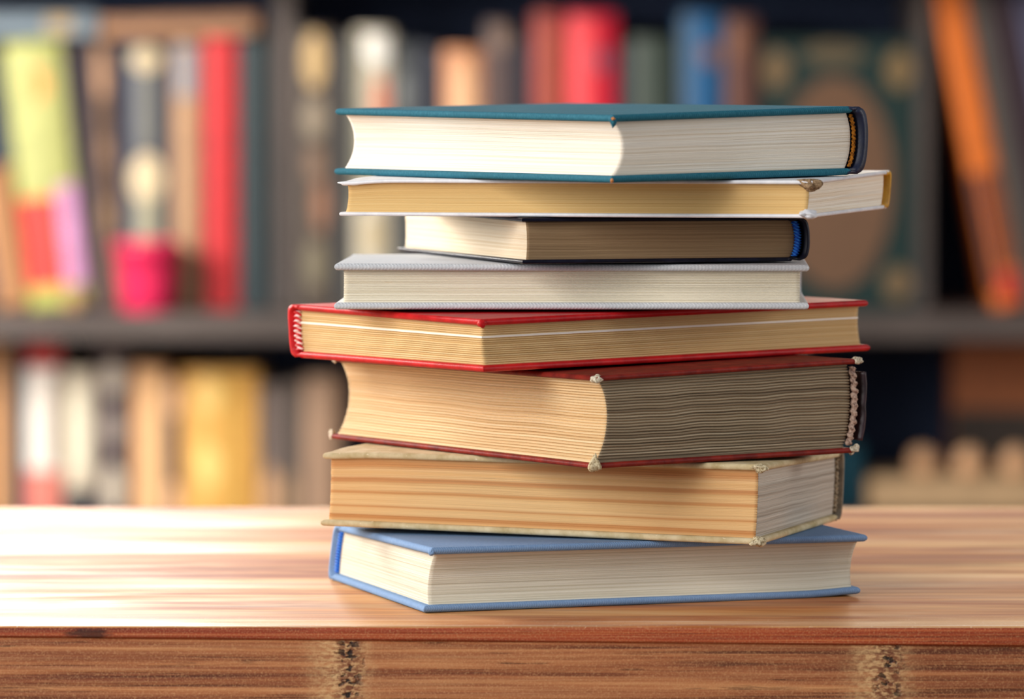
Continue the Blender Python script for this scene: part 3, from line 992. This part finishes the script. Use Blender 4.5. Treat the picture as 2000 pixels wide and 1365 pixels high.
# right compartment: a row leaning to the left
G3 = 'books leaning to the left at the right end of the middle shelf'
sb(1944, 2003, -20, (236, 122, 40), 'bright orange leaning book with a red foot', lean=-11.3, group=G3,
   panels=[(-0.98, -0.45, 330, 560, (52, 42, 52), dict(name='cover_panel', label='dark lower panel')), (-0.22, 0.9, 330, 520, (150, 74, 36)), (-0.5, 0.9, 528, 588, (226, 56, 46), dict(oval=True, label='red foot of the spine'))])
sb(2006, 2048, -14, (86, 80, 74), 'olive grey leaning book right of the orange one', lean=-11.3, group=G3)
sb(2051, 2098, -10, (54, 34, 46), 'dark wine leaning book, second right of the orange one', lean=-11.3, group=G3)
sb(2101, 2150, -8, (84, 84, 112), 'grey violet leaning book at the right edge, cut by the frame', lean=-11.3, group=G3)

# lower shelf
G4 = 'books on the lower shelf'
lo = dict(zb=ZLOW, group=G4)
sb(-24, 14, 668, (212, 158, 106), 'tan orange book at the left edge of the lower shelf, cut by the frame', **lo)
sb(16, 44, 690, (56, 60, 70), 'thin dark slate book left of the white spine with a red head', **lo)
sb(47, 116, 664, (238, 230, 220), 'white book with a red head and a salmon foot', **lo,
   panels=[(-0.97, 0.97, 668, 716, (214, 26, 34), dict(label='red head')), (-0.97, 0.97, 918, 1040, (226, 130, 116), dict(label='salmon foot')), (0.5, 0.96, 730, 910, (196, 180, 160))])
sb(118, 126, 744, (150, 138, 120), 'very thin taupe book right of the white and red spine', **lo)
sb(128, 181, 722, (214, 200, 176), 'cream book with a long ivory panel, between the red headed and the dotted spine', **lo,
   panels=[(-0.7, 0.5, 736, 936, (252, 238, 212), OV), (-0.97, 0.97, 955, 1060, (46, 50, 58))])
sb(184, 253, 668, (78, 66, 68), 'dark brown book with three round grey spots', **lo,
   panels=[(-0.6, 0.6, 706, 770, (200, 188, 172), OV), (-0.6, 0.6, 806, 866, (150, 138, 130), OV), (-0.6, 0.6, 906, 1000, (196, 184, 166), OV)])
sb(257, 324, 714, (222, 170, 122), 'peach tan book right of the dotted brown spine', **lo, panels=[(-0.2, 0.7, 730, 1040, (242, 196, 142))])
sb(326, 350, 744, (214, 172, 140), 'thin peach book with a dark slit panel, left of the golden one', **lo, panels=[(-0.9, 0.9, 810, 944, (62, 62, 72))])
sb(353, 502, 722, (220, 166, 84), 'very wide golden yellow book on the lower shelf', **lo,
   panels=[(-0.62, 0.05, 734, 806, (252, 206, 122), OV), (-0.62, 0.05, 868, 950, (252, 206, 122), OV), (0.12, 0.36, 730, 1040, (196, 158, 72))])  # the two pale ovals are highlights painted on the golden spine
sb(506, 546, 752, (112, 98, 92), 'grey brown book right of the golden one', **lo, panels=[(-0.9, 0.9, 908, 1040, (200, 158, 120), OV)])
sb(549, 588, 748, (96, 86, 80), 'dark taupe book left of the sand brown spine', **lo, panels=[(-0.8, 0.6, 920, 1020, (160, 132, 104), OV)])
sb(591, 664, 736, (160, 130, 106), 'sand brown book at the right end of the lower row, beside the stack', **lo)

# lower right, on the small shelf
ZR = at(0, 998, YS).z
sb(1640, 1684, 868, (24, 92, 112), 'small teal book behind the right edge of the stack', zb=ZR, group='things on the small shelf')
bxa = at(1690, 932, 5.96)
MBx = MB().box(X(1696), X(2090), 5.96, 6.09, ZR + 0.0003, at(0, 934, 5.96).z, 0.006)
o = MBx.build('box', m_plain('beige card', rgb(196, 162, 122), 0.7, 0.1, 30))
tag(o, 'long low beige box on the small shelf at the lower right', 'box')
zt_ = at(0, 934, 5.96).z
for px, nm in ((1803, 'leftmost of the three'), (1893, 'middle of the three'), (1985, 'rightmost of the three')):
    q = at(px, 934, 6.02)
    rr, hh = 29 * PX, 52 * PX
    prof = [(rr * 0.72, 0.0), (rr * 0.95, hh * 0.18), (rr, hh * 0.42), (rr * 0.9, hh * 0.68), (rr * 0.62, hh * 0.89), (rr * 0.3, hh * 0.98), (0.0, hh)]
    o = MB().lathe([(0, 0)] + prof, 36).build('egg_ornament', m_plain('peach glaze', rgb(232, 182, 138), 0.5, 0.08, 40), None, True)
    o.location = (q.x, 6.02, zt_ + 0.0003)
    tag(o, 'rounded peach ornament standing on the beige box, ' + nm, 'ornament', 'peach ornaments on the beige box')
r = sb(1880, 2080, 668, (176, 104, 62), 'large warm brown book standing behind the beige box at the lower right', zb=ZR, Y=6.13, depth=0.06, flat=True, group='things on the small shelf',
       panels=[(-0.98, 0.98, 800, 980, (74, 62, 54), dict(name='cover_panel', label='dark lower panel'))])

# ------------------------------------------------------------------ room
def structure(name, mb, mat):
    o = mb.build(name, mat)
    o['kind'] = 'structure'
    return o


structure('floor', MB().box(-3.2, 3.2, -1.2, 6.42, -0.1, 0.0), m_plain('floor boards', rgb(120, 92, 70), 0.5, 0.15, 4))
structure('wall_back', MB().box(-3.2, 3.2, 6.42, 6.52, -0.1, 2.8), m_plain('wall paint', rgb(150, 142, 134), 0.9, 0.05, 3))


# ------------------------------------------------------------------ light, camera
def area(name, loc, target, size, power, color=(1, 1, 1), sy=None):
    l = bpy.data.lights.new(name, 'AREA')
    l.energy = power
    l.color = color
    l.shape = 'RECTANGLE'
    l.size = size
    l.size_y = sy or size
    o = bpy.data.objects.new(name, l)
    o.location = loc
    o.rotation_euler = (Vector(target) - Vector(loc)).to_track_quat('-Z', 'Y').to_euler()
    COL.objects.link(o)
    return o


area('window_light', (-1.8, 0.65, TZ + 1.0), (0.05, 2.32, TZ + 0.10), 1.5, 72, (1.0, 0.965, 0.915))
area('right_fill', (2.15, 2.2, TZ + 0.62), (0.10, 2.32, TZ + 0.12), 1.1, 17, (1.0, 0.97, 0.93))  # added fill without a real source, lifts the books' right-hand faces
area('table_fill', (-0.95, 3.05, TZ + 0.46), (-0.35, 2.55, TZ), 0.45, 21, (1.0, 0.95, 0.88))  # added unseen light, brightens the table towards its back left
area('table_glare_light', (-0.85, 5.55, TZ + 0.52), (-0.35, 2.5, TZ), 1.1, 52, (1.0, 0.95, 0.88), 0.36)  # added light above the frame, makes the pale glare on the table's left
area('table_glare_light', (0.75, 5.6, TZ + 0.5), (0.35, 2.5, TZ), 0.9, 9.0, (1.0, 0.82, 0.62), 0.3)  # weaker warm one, added for glare on the table's right
area('bookcase_fill', (-1.35, 4.75, TZ + 0.6), (-0.35, 6.0, TZ - 0.05), 0.7, 50, (1.0, 0.95, 0.88))  # added unseen light, leaves the bookcase bright at left and dim at right
w = bpy.data.worlds.new('room air')
S.world = w
w.use_nodes = True
w.node_tree.nodes['Background'].inputs[0].default_value = (0.86, 0.92, 1.0, 1)
w.node_tree.nodes['Background'].inputs[1].default_value = 0.25

cam = bpy.data.cameras.new('camera')
cam.sensor_width = 36
cam.lens = F * 36 / 2000
cam.clip_start = 0.05
cam.clip_end = 60
cam.dof.use_dof = True
cam.dof.focus_distance = 2.285
cam.dof.aperture_fstop = 7.6
co = bpy.data.objects.new('camera', cam)
co.location = (0, 0, TZ + CAMH)
co.rotation_euler = (math.pi / 2 - PITCH, 0, 0)
COL.objects.link(co)
S.camera = co
S.view_settings.view_transform = 'Standard'
S.view_settings.look = 'None'
S.view_settings.exposure = 0
S.view_settings.gamma = 1
S.view_settings.use_curve_mapping = False
